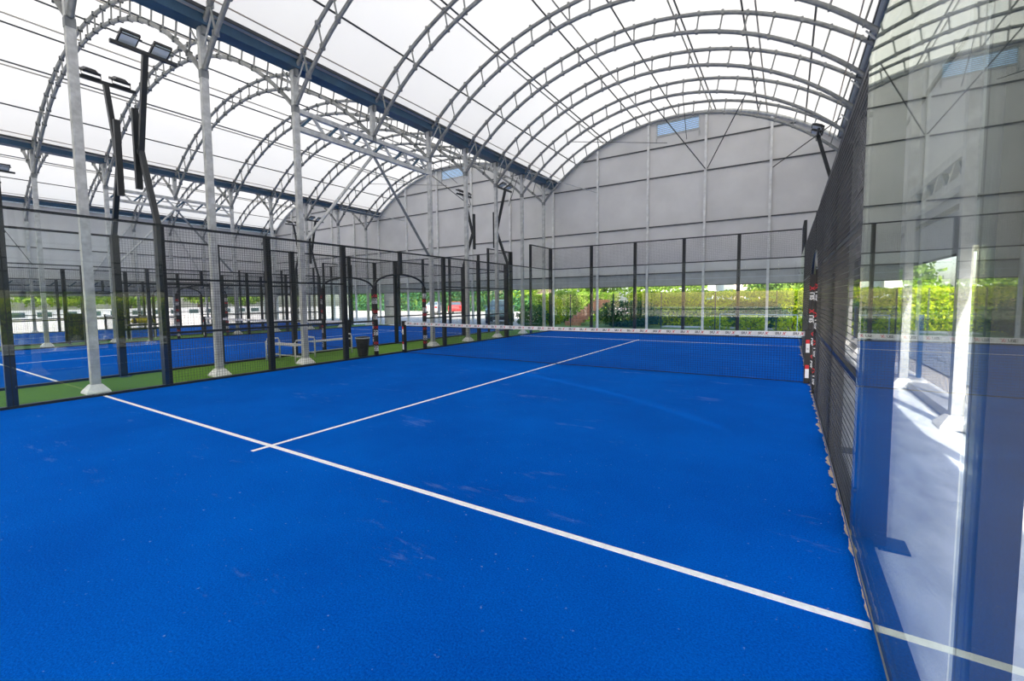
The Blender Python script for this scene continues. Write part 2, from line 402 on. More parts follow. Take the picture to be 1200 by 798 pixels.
# ------------------------------------------------------------------ columns
foot = cached('footing', 'footing', lambda m: m.frustum(0, 0, 0.0, 0.03, 0.165, 0.165, 0.163, 0.163).frustum(0, 0, 0.03, 0.15, 0.163, 0.163, 0.075, 0.08))
shaft = cached('shaft', 'galvanised', lambda m: m.box(-0.055, 0.055, -0.065, 0.065, 0.14, 7.13))
def collar(m):
    m.box(-0.062, 0.062, -0.072, 0.072, 6.14, 6.30); m.box(-0.13, 0.13, -0.04, 0.04, 6.97, 7.14)
coll = cached('collar', 'galvanised_dark', collar)
CLN = ['on the concrete walkway beside the wire fence', 'in the turf strip with the benches', 'in the turf strip beyond the second court', 'along the far side wall']
for i, x in enumerate(XL):
    YS = YC if i else YR
    for j, y in enumerate(YS):
        if j == 5 and 0 < i < 3:
            z0 = 6.24
            t = thing('stub_column', 'short galvanised column standing on the lattice girder '+['of the walkway wall', 'above the court gate', 'beyond the second court'][i], 'column', (x, y, z0))
            obj('shaft', cached(('stub', z0), 'galvanised', lambda m: m.box(-0.055, 0.055, -0.065, 0.065, 0, 7.13-z0)), t)
            obj('collar', coll, t, (0, 0, -z0)); continue
        t = thing('hall_column', ORD[len(YS)-1-j]+' galvanised column from the end wall '+CLN[i], 'column', (x, y, 0), 'steel columns '+CLN[i])
        obj('shaft', shaft, t); obj('footing', foot, t, (0, 0, 0.004)); obj('collar', coll, t)
        for s in ((-1, 1) if 0 < i < 3 else ((1,) if i == 3 else (-1,))):
            obj('haunch', cached(('haunch', s), 'galvanised', lambda m: m.tube((s*0.07, 0, 6.75), (s*0.42, 0, 7.22), 0.02, 5)), t)

def girder(x, y0, y1, zb, zt, n, label, braces=None, group=None):
    t = thing('lattice_girder', label, 'girder', (x, (y0+y1)/2, zb), group)
    hl = (y1-y0)/2 - 0.07; h = zt-zb
    ch = cached(('girder_chord', round(hl, 3)), 'galvanised', lambda m: m.box(-0.055, 0.055, -hl, hl, -0.055, 0.055))
    obj('lower_chord', ch, t, (0, 0, 0)); obj('upper_chord', ch, t, (0, 0, h))
    step = 2*hl/n
    for k in range(n):
        ya, yb = -hl+k*step, -hl+(k+1)*step
        p, q = ((ya, 0), (yb, h)) if k % 2 == 0 else ((ya, h), (yb, 0))
        L = math.hypot(q[0]-p[0], q[1]-p[1])
        obj('web_bar', cached(('web_bar', round(L, 3)), 'galvanised' if k % 2 else 'gutter_blue', lambda m: m.tube((0, 0, 0), (0, 0, L), 0.042, 4, phase=0.785)),
            t, (0, p[0], p[1]), (-math.atan2(q[0]-p[0], q[1]-p[1]), 0, 0))
    if braces:
        for s in (-1, 1):
            ya, za, yb, zb2 = 0.0, -0.05, s*(hl-0.035), braces-zb
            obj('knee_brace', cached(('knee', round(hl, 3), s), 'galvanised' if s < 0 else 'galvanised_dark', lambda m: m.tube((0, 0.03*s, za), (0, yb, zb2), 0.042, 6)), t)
    return t
girder(XL[1], YC[4], YC[6], 5.78, 6.20, 12, 'lattice girder with long knee braces above the main court gate', 3.05)
girder(XL[2], YC[4], YC[6], 5.78, 6.20, 12, 'lattice girder with knee braces between columns beyond the second court', 3.05)
girder(XL[0], YR[4], YR[5], 2.86, 3.18, 8, 'low lattice girder on the walkway wall above the glass corner')
girder(XL[0], YR[5], YR[6], 2.86, 3.18, 8, 'low lattice girder on the walkway wall farther from the glass corner')
for a, b in ((1, 3), (3, 5), (5, 7), (7, 9)):
    girder(XL[3], YC[a], YC[b], 2.55, 2.95, 10, ORD[(9-b)//2]+' low lattice girder from the end wall along the far side cladding', group='girders of the far side wall')

# ------------------------------------------------------------------ end wall and side walls
def slab_poly(m, poly, y0, y1): m.prism(poly, 'y', y0, y1)
GIRT_Z = [2.66, 4.76, 6.92, 8.20]
def end_wall(name, y, inward, label, detail=True):
    w = struct(name, MB().box(XL[3], XL[0], y+0.05*(-inward), y+0.06*(-inward), Z_CLAD, Z_CLAD+0.02).mesh(name, 'girt_dark'), label)
    ya, yb = (y, y+0.045) if inward < 0 else (y-0.045, y)
    vents = []
    for si in range(3):
        xa, xb = XL[si+1], XL[si]; half = (xb-xa)/2; xc = (xa+xb)/2
        px = [xa+(xb-xa)*k/5 for k in range(6)]
        top = lambda x: arc_z(x-xc, half, Z_SPR, Z_APX)+0.05
        vz0, vz1 = 8.72, 9.24
        vx0, vx1 = px[2]+0.36, px[3]-0.30
        if not detail: rows = [(Z_CLAD, 12)]
        else: rows = [(Z_CLAD, 2.66), (2.66, 4.76), (4.76, 6.92), (6.92, 8.20), (8.20, 12)]
        for k in range(5):
            for (z0, z1) in rows:
                cuts = [(px[k]+0.004, px[k+1]-0.004, z0, z1)]
                if detail and z0 == 8.20 and k == 2:
                    cuts = [(px[k]+0.004, vx0, z0, z1), (vx1, px[k+1]-0.004, z0, z1), (vx0, vx1, z0, vz0), (vx0, vx1, vz1, z1)]
                for (ax, bx, za, zb) in cuts:
                    xs = [ax+(bx-ax)*j/10 for j in range(11)]
                    tp = [(x, min(zb-0.006, top(x))) for x in xs]
                    tp = [(x, z) for x, z in tp if z > za+0.02]
                    if len(tp) < 2: continue
                    poly = [(tp[0][0], za), (tp[-1][0], za)] + tp[::-1]
                    me = MB(); me.prism(poly, 'y', ya, yb)
                    obj('panel', me.mesh('panel', 'curtain_grey' if z1 == 2.66 else 'wall_grey'), w)
        if detail:
            for k in range(6):
                if k == 5 and si > 0: continue
                x = px[k]; zt = top(x)-0.08 if 0 < k < 5 else 7.12
                hx = 0.045
                box_obj('wall_post', x-hx, x+hx, y-0.13, y-0.03, 0.0, zt, 'wall_post', w)
            for z in GIRT_Z:
                for k in range(5):
                    a, b = px[k]+0.05, px[k+1]-0.05
                    if z > 7.2:
                        # cut where the vault is lower than the girt
                        dx = math.sqrt(max(0, half**2)) ; xs = [a+(b-a)*j/40 for j in range(41) if top(a+(b-a)*j/40) > z+0.08]
                        if not xs: continue
                        a, b = xs[0], xs[-1]
                        if b-a < 0.2: continue
                    box_obj('girt', a, b, y-0.045, y-0.002, z-0.024, z+0.024, 'girt_dark', w)
            for k in range(5):
                box_obj('curtain_tube', px[k]+0.05, px[k+1]-0.05, y-0.03, y-0.002, 2.37, 2.395, 'gutter_lip', w)
                box_obj('curtain_hem', px[k]+0.05, px[k+1]-0.05, y-0.03, y-0.002, Z_CLAD, Z_CLAD+0.03, 'girt_dark', w)
            # edge arch of the end wall
            m = MB(); pts = [(xc+half*0.985*math.sin(-math.pi/2+math.pi*j/40), y-0.10, arc_z(half*0.985*math.sin(-math.pi/2+math.pi*j/40), half, Z_SPR, Z_APX)-0.02) for j in range(41)]
            m.path(pts, 0.07, 6); obj('edge_arch', m.mesh('edge_arch', 'galvanised', True), w)
            vents.append((vx0, vx1, vz0, vz1))
    return w, vents
wb, vents = end_wall('wall_back', YE, -1, 'grey sheet-clad end wall with steel posts and an open foot')
end_wall('wall_front', YN, 1, 'grey sheet-clad end wall behind the court', False)
for i, (x0, x1, z0, z1) in enumerate(vents):
    w = struct('window_%d' % (i+1), MB().box(x0, x1, YE+0.02, YE+0.04, z0-0.02, z0).mesh('vent_sill', 'girt_dark'), 'louvred vent with pale blue slats high in the end wall '+SPANN[i])
    for (a, b, c, d) in ((x0-0.05, x0, z0-0.3, z1), (x1, x1+0.05, z0-0.3, z1), (x0, x1, z0-0.04, z0), (x0, x1, z1, z1+0.04)):
        box_obj('frame', a, b, YE-0.03, YE+0.05, c, d, 'galvanised', w)
    n = 8
    sl = cached(('slat', round(x1-x0, 3)), 'vent_slat', lambda m: m.prism([(-0.03, -0.036), (-0.022, -0.036), (0.03, 0.030), (0.022, 0.030)], 'x', -(x1-x0)/2+0.005, (x1-x0)/2-0.005))
    for k in range(n):
        obj('slat', sl, w, ((x0+x1)/2, YE+0.01, z0+0.04+(z1-z0-0.08)*k/(n-1)))
def side_wall(name, x, inward, label):
    w = struct(name, MB().box(min(x, x-inward*0.02), max(x, x-inward*0.02), YN, YE, Z_CLAD-0.03, Z_CLAD).mesh(name, 'girt_dark'), label)
    ys = [YN]+(YC if inward > 0 else YR[1:])+[YE]
    for k in range(len(ys)-1):
        for (z0, z1) in ((Z_CLAD, 2.66), (2.66, 4.76), (4.76, 7.13)):
            a, b = ys[k]+0.004, ys[k+1]-0.004
            xa, xb = (x, x+0.045) if inward < 0 else (x-0.045, x)
            box_obj('panel', xa, xb, a, b, z0+0.003, z1-0.003, 'curtain_grey' if z1 == 2.66 else 'wall_grey', w)
        for z in (2.66, 4.76):
            xa, xb = (x-0.04, x-0.002) if inward < 0 else (x+0.002, x+0.04)
            box_obj('girt', xa, xb, ys[k]+0.1, ys[k+1]-0.1, z-0.03, z+0.03, 'girt_dark', w)
    return w
side_wall('wall_right', XL[0]+0.13, -1, 'grey clad side wall above the open strip by the concrete walkway')
side_wall('wall_left', XL[3]-0.13, 1, 'grey clad side wall beyond the farthest court')
for (w_, y0_, y1_) in (('wall_front', YN-0.045, YN), ('wall_back', YE, YE+0.045)):
    for (x0_, x1_) in ((XL[0], XL[0]+0.18), (XL[3]-0.18, XL[3])):
        box_obj('corner_panel', x0_, x1_, y0_, y1_, Z_CLAD, 7.4, 'wall_grey', bpy.data.objects[w_])
# grey service door in the open foot of the end wall
d = struct('door_1', MB().box(-17.98, -16.86, YE-0.02, YE+0.03, 0.0, 2.08).mesh('door_1', 'wall_grey'), 'light grey steel door in the open foot of the end wall')
for (a, b, c, e) in ((-18.05, -17.98, 0, 2.08), (-16.86, -16.79, 0, 2.08)): box_obj('door_frame', a, b, YE-0.05, YE+0.05, c, e, 'galvanised', d)
box_obj('door_rail', -17.95, -16.9, YE-0.035, YE-0.02, 1.15, 1.22, 'girt_dark', d)
box_obj('lock_box', -17.9, -17.72, YE-0.08, YE-0.02, 1.35, 1.6, 'gutter_lip', d)

# brace rods
def rod(p, q, r, mat, label, group=None):
    o = obj('brace_rod', MB().tube((0, 0, 0), tuple(Vector(q)-Vector(p)), r, 6).mesh('brace_rod', mat), None, p)
    return tag(o, label, 'brace rod', group)
for (xc, h) in ((0.43, 5.96), (-11.965, 6.43)):
    xp = xc + h/5
    nm = 'over the main court' if xc > 0 else 'over the court beyond the benches'
    for dx in (-1.55, 1.65):
        rod((xp+(0.04 if dx > 0 else -0.04), YE-0.20, 6.95), (xp+dx, 8.1, arc_z(xp+dx-xc, h, Z_SPRI, Z_APXI)), 0.020, 'purlin_dark', 'dark end wall tie rod, '+('walkway' if dx > 0 else 'far')+' side of its post, '+nm, 'end wall tie rods '+nm)
    rod((xc-h*0.6, YE-0.20, 6.6), (xc-h+0.3, 8.1, 7.2), 0.018, 'galvanised', 'pale diagonal rod in the corner of the end wall '+nm, None)
    rod((xc+h*0.6, YE-0.20, 6.6), (xc+h-0.5, 8.6, 7.2), 0.018, 'purlin_dark', 'dark diagonal rod high in the outer corner '+nm, None)
    for sgn in (-1, 1):
        rod((xc+sgn*0.4, YE-0.20, 8.3), (xc+sgn*2.2-1.4, 8.1, arc_z(sgn*2.2-1.4, h, Z_SPRI, Z_APXI)), 0.012, 'purlin_dark', 'thin dark rod '+('left' if sgn < 0 else 'right')+' of the louvred vent '+nm, 'thin rods by the vent '+nm)
rod((XL[0]-0.02, 5.85, 4.2), (XL[0]-0.02, 8.15, 6.9), 0.022, 'galvanised', 'diagonal brace rod on the walkway wall cladding')
rod((XL[2], -5.1, 3.0), (XL[2], -6.7, 6.0), 0.012, 'purlin_dark', 'thin dark wire between columns beyond the second court')
rod((XL[3]+0.1, -0.3, 3.3), (XL[3]+0.1, 1.78, 6.6), 0.05, 'galvanised', 'thick pale diagonal brace on the far side wall')
rod((XL[3]+0.1, 5.8, 3.3), (XL[3]+0.1, 4.1, 6.6), 0.05, 'galvanised', 'thick pale diagonal brace farther along the side wall')

# ------------------------------------------------------------------ padel courts
WR = 0.0025
def wires(m, y0, y1, z0, z1, step=0.0508, r=WR):
    ny = max(1, round((y1-y0)/step)); nz = max(1, round((z1-z0)/step))
    for k in range(ny+1):
        y = y0+(y1-y0)*k/ny; m.tube((0, y, z0), (0, y, z1), r, 4, False, phase=0.785)
    for k in range(nz+1):
        z = z0+(z1-z0)*k/nz; m.tube((-2*r, y0, z), (-2*r, y1, z), r, 4, False, phase=0.785)
def gate_top(y): return 1.97+0.36*math.sqrt(max(0, 1-(y/1.0)**2))
def gate_wires(m):
    for k in range(41):
        y = -1+2*k/40; z0 = gate_top(y); m.tube((0, y, z0), (0, y, 3.0), WR, 4, False, phase=0.785)
    z = 1.99
    while z < 3.0:
        yl = 0 if z >= 2.33 else math.sqrt(max(0, 1-((z-1.97)/0.36)**2))
        for (a, b) in (((-1, -yl), (yl, 1)) if yl > 0 else ((-1, 1),)):
            if b-a > 0.02: m.tube((-2*WR, a, z), (-2*WR, b, z), WR, 4, False, phase=0.785)
        z += 0.0508
me_w3 = cached('wire_2x3', 'wire_black', lambda m: wires(m, -1, 1, 0.06, 3.0))
me_w3h = cached('wire_1x3', 'wire_black', lambda m: wires(m, -0.5, 0.5, 0.06, 3.0))
me_w1 = cached('wire_2x1', 'wire_black', lambda m: wires(m, -1, 1, 3.03, 4.0))
me_wg = cached('wire_gate', 'wire_black', gate_wires)
me_gl = cached('glass_2x3', 'court_glass', lambda m: m.box(-0.006, 0.006, -0.994, 0.994, 0.05, 2.985))
me_clip = cached('glass_clip', 'fence_black', lambda m: m.path([(-0.012, 0, 0), (0.012, 0, 0)], 0.016, 10))
def text_mesh(body, size, mat, key, shear=0.0, bold=True):
    k = ('text', body, size, key)
    if k in CACHE: return CACHE[k]
    cu = bpy.data.curves.new('lettering', 'FONT'); cu.body = body; cu.size = size; cu.extrude = 0.0006; cu.shear = shear
    cu.align_x = 'LEFT'; cu.align_y = 'CENTER'; cu.resolution_u = 2
    if bold: cu.offset = size*0.025
    to = bpy.data.objects.new('lettering', cu); C.objects.link(to)
    dg = bpy.context.evaluated_depsgraph_get(); me = bpy.data.meshes.new_from_object(to.evaluated_get(dg))
    bpy.data.objects.remove(to); bpy.data.curves.remove(cu)
    me.name = 'lettering'; me.materials.clear(); me.materials.append(MAT[mat]); CACHE[k] = me
    return me

def rails(parent, y0, y1, zs, s):
    for z in zs:
        obj('rail', cached(('rail', round(y1-y0, 2)), 'fence_black', lambda m: m.box(-0.02, 0.02, -(y1-y0)/2, (y1-y0)/2, -0.02, 0.02)), parent, (s*0.03, (y0+y1)/2, z))

def side_fence(cx, s, label, ci):
    t = thing('court_side_fence', label, 'court fence', (cx+s*5.0, 0, 0))
    for y in (-10, -8, -6, -4, -2, 2, 4, 6, 8, 10):
        h = 4.0 if abs(y) >= 8 else 3.0
        wide = 0.15 if abs(y) == 6 else (0.07 if abs(y) > 6 else 0.09)
        p = obj('post', cached(('post', wide, h), 'fence_black', lambda m: m.box(-wide/2, wide/2, -0.06, 0.06, 0, h)), t, (s*(0.02+wide/2), y if abs(y) < 10 else y-0.06*(1 if y > 0 else -1), 0))
        obj('base_plate', cached('base_plate', 'post_blue', lambda m: m.box(-0.075, 0.075, -0.09, 0.09, 0, 0.014)), p, (s*(wide/2+0.035), 0, 0))
        if abs(y) == 6:
            obj('seam', cached('seam', 'pad_black', lambda m: m.box(-0.003, 0.003, -0.0615, 0.0615, 0.02, 3.0)), p)
    # steel sill under the panels
    obj('sill', cached('sill', 'fence_black', lambda m: m.box(-0.045, 0.045, -10, 10, 0.0, 0.05)), t, (s*0.055, 0, 0))
    for y in (-5, -3, 3, 5):
        obj('mesh_panel', me_w3, t, (s*0.012, y, 0), None, (s*1.0, 1, 1)); rails(t, y-0.94, y+0.94, (1.0, 2.0), s)
    for y in (-1.5, 1.5):
        obj('mesh_panel', me_w3h, t, (s*0.012, y, 0), None, (s*1.0, 1, 1)); rails(t, y-0.44, y+0.44, (1.0,), s)
    obj('mesh_panel', me_wg, t, (s*0.012, 0, 0), None, (s*1.0, 1, 1))
    for k in range(-10, 10, 2): rails(t, k, k+2, (2.98,), s)
    for y in (-9, 9): rails(t, y-1, y+1, (3.98,), s); obj('mesh_panel', me_w1, t, (s*0.012, y, 0), None, (s*1.0, 1, 1))
    for y in (-9, -7, 7, 9):
        g = obj('glass_panel', me_gl, t, (s*0.004, y, 0))
        for yy in (-0.95, 0.95):
            for z in (0.33, 2.62): obj('clip', me_clip, g, (s*0.008, yy, z))
    # gate: padded posts and the bowed head
    def hoop(m):
        pts = [(0, -1.0, 1.95)]+[(0, -math.cos(math.pi*k/20), gate_top(math.cos(math.pi*k/20))) for k in range(21)]+[(0, 1.0, 1.95)]
        m.path(pts, 0.03, 6)
    obj('gate_hoop', cached('gate_hoop', 'fence_black', hoop, True), t, (s*0.03, 0, 0))
    obj('hoop_stay', cached('hoop_stay', 'fence_black', lambda m: m.box(-0.04, 0.04, -0.055, 0.055, 2.34, 3.0)), t, (s*0.04, 0, 0))
    for y in (-1.0, 1.0):
        p = obj('gate_pad', cached('gate_pad', 'pad_black', lambda m: m.prism([(-0.05, -0.045), (0.05, -0.045), (0.05, 0.03), (0.035, 0.045), (-0.035, 0.045), (-0.05, 0.03)], 'z', 0.02, 1.97)), t, (s*0.03, y, 0))
        if ci < 2:
            # lettering running along the pad, on the court face and on the face across the gate
            d = -1 if (s < 0 and y > 0) else 1
            for nrm, off in ((Vector((-s, 0, 0)), (-s*0.0515, -0.004)), (Vector((0, -1, 0)), (0.0, -0.0465))):
                ax = Vector((0, 0, d)); ay = nrm.cross(ax)
                rot = Matrix((ax, ay, nrm)).transposed().to_euler()
                for k in range(4):
                    z = 0.16+0.44*k if d > 0 else 0.46+0.44*k
                    obj('lettering', text_mesh('SIU', 0.105, 'ink_white', 'pad'), p, (off[0], off[1], z), rot)
                    obj('lettering_accent', text_mesh('X', 0.115, 'ink_red', 'pad'), p, (off[0], off[1], z+d*0.185), rot)
    return t
def end_glass(cx, label, y=10.0):
    t = thing('court_end_wall', label, 'court wall', (cx, y, 0))
    R90 = (0, 0, math.radians(90))
    for x in (-5, -3, -1, 1, 3, 5):
        xx = x if abs(x) < 5 else x*1.014
        obj('post', cached(('post', 0.10, 4.0), 'fence_black', lambda m: m.box(-0.05, 0.05, -0.06, 0.06, 0, 4.0)), t, (xx, 0.075, 0), R90 if abs(x) < 5 else None)
    for x in (-4, -2, 0, 2, 4):
        g = obj('glass_panel', me_gl, t, (x, 0.006, 0), R90)
        for xx in (-0.95, 0.95):
            for z in (0.45, 1.3, 2.4): obj('clip', me_clip, g, (0.008, xx, z))
        obj('mesh_panel', me_w1, t, (x, 0.012, 0), R90)
        for z in (2.99, 3.98):
            obj('rail', cached(('rail', 2.0), 'fence_black', lambda m: m.box(-0.02, 0.02, -1, 1, -0.02, 0.02)), t, (x, 0.03, z), R90)
    obj('sill', cached('sill_end', 'fence_black', lambda m: m.box(-5, 5, -0.045, 0.045, 0, 0.05)), t, (0, 0.055, 0))
    return t
def net(cx, label, ci):
    t = thing('court_net', label, 'net', (cx, 0, 0))
    def sag(x): return 0.885+0.035*(x/5)**2
    def nm(m):
        n = 222
        for k in range(n+1):
            x = -4.93+9.86*k/n; m.tube((x, 0, 0.02), (x, 0, sag(x)), 0.0016, 4, False)
        for j in range(20):
            fr = (j+0.3)/20
            m.path([(-4.93+9.86*k/16, 0, 0.02+(sag(-4.93+9.86*k/16)-0.02)*fr) for k in range(17)], 0.0016, 4, False)
        m.path([(-4.93+9.86*k/16, 0, 0.025) for k in range(17)], 0.006, 5)
    obj('netting', cached('netting', 'net_black', nm), t)['kind'] = 'stuff'
    def bm_(m):
        n = 24
        for k in range(n):
            xa, xb = -4.93+9.86*k/n, -4.93+9.86*(k+1)/n; b = len(m.v)
            for x in (xa, xb):
                z = sag(x)+0.012
                m.v += [(x, -0.008, z-0.085), (x, -0.008, z), (x, 0.008, z), (x, 0.008, z-0.085)]
            for q in range(4): m.f.append((b+q, b+(q+1) % 4, b+4+(q+1) % 4, b+4+q))
    bd = obj('band', cached('net_band', 'band_white', bm_), t); bd['label'] = 'white headband printed with black and red lettering'
    if ci == 0:
        ms, mx = text_mesh('SIU', 0.062, 'ink_black', 'band', 0.12), text_mesh('X', 0.068, 'ink_red', 'band', 0.35)
        k = 0; x = -4.80
        while x < 4.75:
            z = sag(x)+0.012-0.042; tilt = 0.0
            obj('lettering', ms, bd, (x, -0.0095, z), (math.radians(90), 0, 0))
            obj('lettering_accent', mx, bd, (x+0.108, -0.0095, z), (math.radians(90), 0, 0))
            x += 0.272
    for sx in (-1, 1):
        p = obj('net_post', cached('net_post', 'pad_black', lambda m: m.box(-0.045, 0.045, -0.05, 0.05, 0.0, 0.95)), t, (sx*4.945, 0, 0.01))
        for (z0, z1, mt) in ((0.10, 0.26, 'ink_white'), (0.26, 0.33, 'ink_red'), (0.55, 0.71, 'ink_white'), (0.71, 0.78, 'ink_red')):
            box_obj('print_patch', -0.028, 0.028, -0.0515, -0.0505, z0, z1, mt, p)
        obj('crank', cached('crank', 'bolt_steel', lambda m: m.tube((0, -0.05, 0.62), (0, -0.11, 0.62), 0.014, 6)), p)
    return t
def flood_mast(cx, s, y, label, group=None):
    t = thing('floodlight_mast', label, 'floodlight', (cx+s*5.11, y, 3.0), group)
    a, b, c = (0, 0, 0), (s*0.54, 0, 1.42), (s*0.10, 0, 3.02)
    obj('lower_arm', cached(('mast_lo', s), 'fence_black', lambda m: m.tube(a, b, 0.060, 4, phase=0.785)), t)
    obj('upper_arm', cached(('mast_up', s), 'fence_black', lambda m: m.tube((b[0], 0, b[2]-0.03), c, 0.060, 4, phase=0.785)), t)
    obj('stiffener', cached(('mast_st', s), 'fence_black', lambda m: m.box(-0.04, 0.04, -0.05, 0.05, 0.72, 2.2)), t, (s*0.63, -0.03, 0))
    obj('bracket', cached(('mast_br', s), 'fence_black', lambda m: m.box(-0.06, 0.06, -0.03, 0.03, 1.36, 1.44)), t, (s*0.58, -0.02, 0))
    obj('crossbar', cached('mast_cross', 'fence_black', lambda m: m.box(-0.03, 0.03, -0.50, 0.50, -0.03, 0.03)), t, (s*0.10, 0, 3.05))
    tl = s*math.radians(24)
    for yy in (-0.24, 0.24):
        l = obj('floodlight', cached('flood_body', 'lamp_body', lambda m: m.box(-0.15, 0.15, -0.14, 0.14, 0.0, 0.05).frustum(0, 0, 0.05, 0.09, 0.12, 0.11, 0.08, 0.07)), t, (s*0.10-s*0.02, yy, 3.17), (0, tl, 0))
        obj('lens', cached('flood_lens', 'lamp_lens', lambda m: m.box(-0.128, 0.128, -0.118, 0.118, -0.004, 0.001)), l)
        obj('yoke', cached('flood_yoke', 'lamp_body', lambda m: m.path([(0.06, -0.15, 0.03), (0.13, -0.15, -0.05), (0.13, 0.15, -0.05), (0.06, 0.15, 0.03)], 0.011, 6)), l)
    return t
FL = [('mesh and glass side fence of the main court along the concrete walkway', 'mesh and glass side fence of the main court along the bench strip'),
      ('mesh side fence of the second court behind the benches and the bin', 'mesh side fence of the second court on its far side'),
      ('mesh side fence of the farthest court facing the second court', 'mesh side fence of the farthest court near the outer cladding')]
EL = ['tall glass end wall of the main court in front of the bushes', 'tall glass end wall of the second court near the parked cars', 'tall glass end wall of the farthest court near the grey door']
NL = ['black net of the main court with lettered white headband', 'black net across the court beyond the bench strip', 'black net across the farthest court']
for ci, cx in enumerate(COURTS):
    side_fence(cx, 1, FL[ci][0], ci); side_fence(cx, -1, FL[ci][1], ci)
    end_glass(cx, EL[ci]); net(cx, NL[ci], ci)
flood_mast(0, -1, -6, 'twin floodlight mast on the main court fence post beside the clear glass panel')
flood_mast(0, -1, 6.17, 'twin floodlight mast on the main court fence near the end glass, bench strip side')
flood_mast(0, 1, 6, 'twin floodlight mast on the walkway side of the main court near the end glass')
flood_mast(0, 1, -6, 'twin floodlight mast above the glass by the concrete walkway')
flood_mast(COURTS[1], 1, -6, 'twin floodlight mast on the second court leaning towards the main court mast')
flood_mast(COURTS[1], 1, 6, 'twin floodlight mast on the second court near its end glass, bench strip side')
flood_mast(COURTS[1], -1, -6, 'twin floodlight mast on the far side fence of the second court, open wall side')
flood_mast(COURTS[1], -1, 6, 'twin floodlight mast on the far side fence of the second court near its end glass')
flood_mast(COURTS[2], 1, 6, 'twin floodlight mast on the farthest court fence near the grey door')
flood_mast(COURTS[2], 1, -6, 'twin floodlight mast on the farthest court fence away from the grey door')

# ------------------------------------------------------------------ things in the turf strips
def bench(loc, rotz, label, L=1.45):
    t = thing('bench', label, 'bench', loc, 'white benches between the courts', rotz)
    def leg(m):
        m.path([(0, -0.19, 0), (0, -0.19, 0.50), (0, -0.15, 0.57), (0, 0.15, 0.57), (0, 0.19, 0.50), (0, 0.19, 0)], 0.022, 8)
        m.tube((0, -0.19, 0.14), (0, 0.19, 0.14), 0.016, 6)
    for x in (-L/2, L/2): obj('leg_frame', cached('bench_leg', 'bench_white', leg, True), t, (x, 0, 0))
    for k in range(3): obj('seat_slat', cached(('bench_slat', L), 'bench_white', lambda m: m.box(-L/2, L/2, -0.05, 0.05, 0.42, 0.45)), t, (0, -0.12+0.12*k, 0))
    obj('stretcher', cached(('bench_str', L), 'bench_white', lambda m: m.tube((-L/2, 0, 0.14), (L/2, 0, 0.14), 0.016, 6)), t)
bench((-6.50, -2.76, 0.004), 0.03, 'white metal bench standing across the turf strip beside a column', 1.25)
bench((-6.62, -1.35, 0.004), math.radians(90), 'white metal bench standing lengthwise in the turf strip near the bin', 1.25)
t = thing('waste_bin', 'black ribbed waste bin with a pale bag rim beside the court gate', 'bin', (-5.46, -1.12, 0.004))
prof = [(0.13, 0.0)]
for k in range(11): z = 0.02+k*0.044; r = 0.135+0.055*k/11; prof += [(r, z), (r+0.008, z+0.012), (r+0.008, z+0.03), (r, z+0.042)]
obj('body', cached('bin_body', 'bin_black', lambda m: m.lathe(prof+[(0.20, 0.515), (0.185, 0.515), (0.17, 0.4)], 24)), t)
obj('bag_rim', cached('bin_rim', 'bag_white', lambda m: m.lathe([(0.19, 0.50), (0.208, 0.505), (0.208, 0.53), (0.185, 0.535), (0.18, 0.51)], 24), True), t)
obj('lid', cached('bin_lid', 'bin_black', lambda m: m.lathe([(0.19, 0.532), (0.195, 0.545), (0.10, 0.565), (0.01, 0.57)], 24), True), t)
t = thing('notice_board', 'black mesh board standing beside the second court fence', 'board', (-18.95, -3.72, 0.004))
obj('panel', cached('board_panel', 'bin_black', lambda m: m.box(-0.02, 0.02, -0.42, 0.42, 0.12, 1.2)), t)
for y in (-0.42, 0.42): obj('leg', cached('board_leg', 'fence_black', lambda m: m.box(-0.03, 0.03, -0.02, 0.02, 0, 1.25).box(-0.22, 0.22, -0.02, 0.02, 0, 0.03)), t, (0, y, 0))
t = thing('stand_in_table', 'small pale table with black top, added under the yellow reflection stand-in', 'table', (-18.95, -1.75, 0.004))  # added table, carries the stand-in for something mirrored in the glass
obj('tabletop', cached('ft_top', 'bin_black', lambda m: m.box(-0.3, 0.3, -0.6, 0.6, 0.62, 0.68)), t)
for x in (-0.25, 0.25):
    for y in (-0.52, 0.52): obj('leg', cached('ft_leg', 'bench_white', lambda m: m.tube((0, 0, 0), (0, 0, 0.62), 0.02, 6)), t, (x, y, 0))
def bag(m):
    m.path([(0, -0.42, 0.10), (0, -0.36, 0.13), (0, -0.1, 0.17), (0, 0.12, 0.17), (0, 0.36, 0.13), (0, 0.42, 0.10)], [0.03, 0.09, 0.14, 0.14, 0.09, 0.03], 10)
t = thing('reflection_stand_in', 'yellow and black bag shape standing in for a reflection in the court glass', 'bag', (-18.95, -1.75, 0.685))  # made-up bag in place of the glass reflection of something parked outside
obj('body', cached('bag_body', 'stand_in_yellow', bag, True), t)
obj('strap', cached('bag_strap', 'bin_black', lambda m: m.path([(0, -0.2, 0.24), (0, -0.12, 0.38), (0, 0.12, 0.38), (0, 0.2, 0.24)], 0.02, 6)), t)
for y in (-0.3, 0.3): obj('end_patch', cached('bag_patch', 'bin_black', lambda m: m.path([(0, -0.05, 0.135), (0, 0.05, 0.135)], 0.115, 10)), t, (0, y, 0))

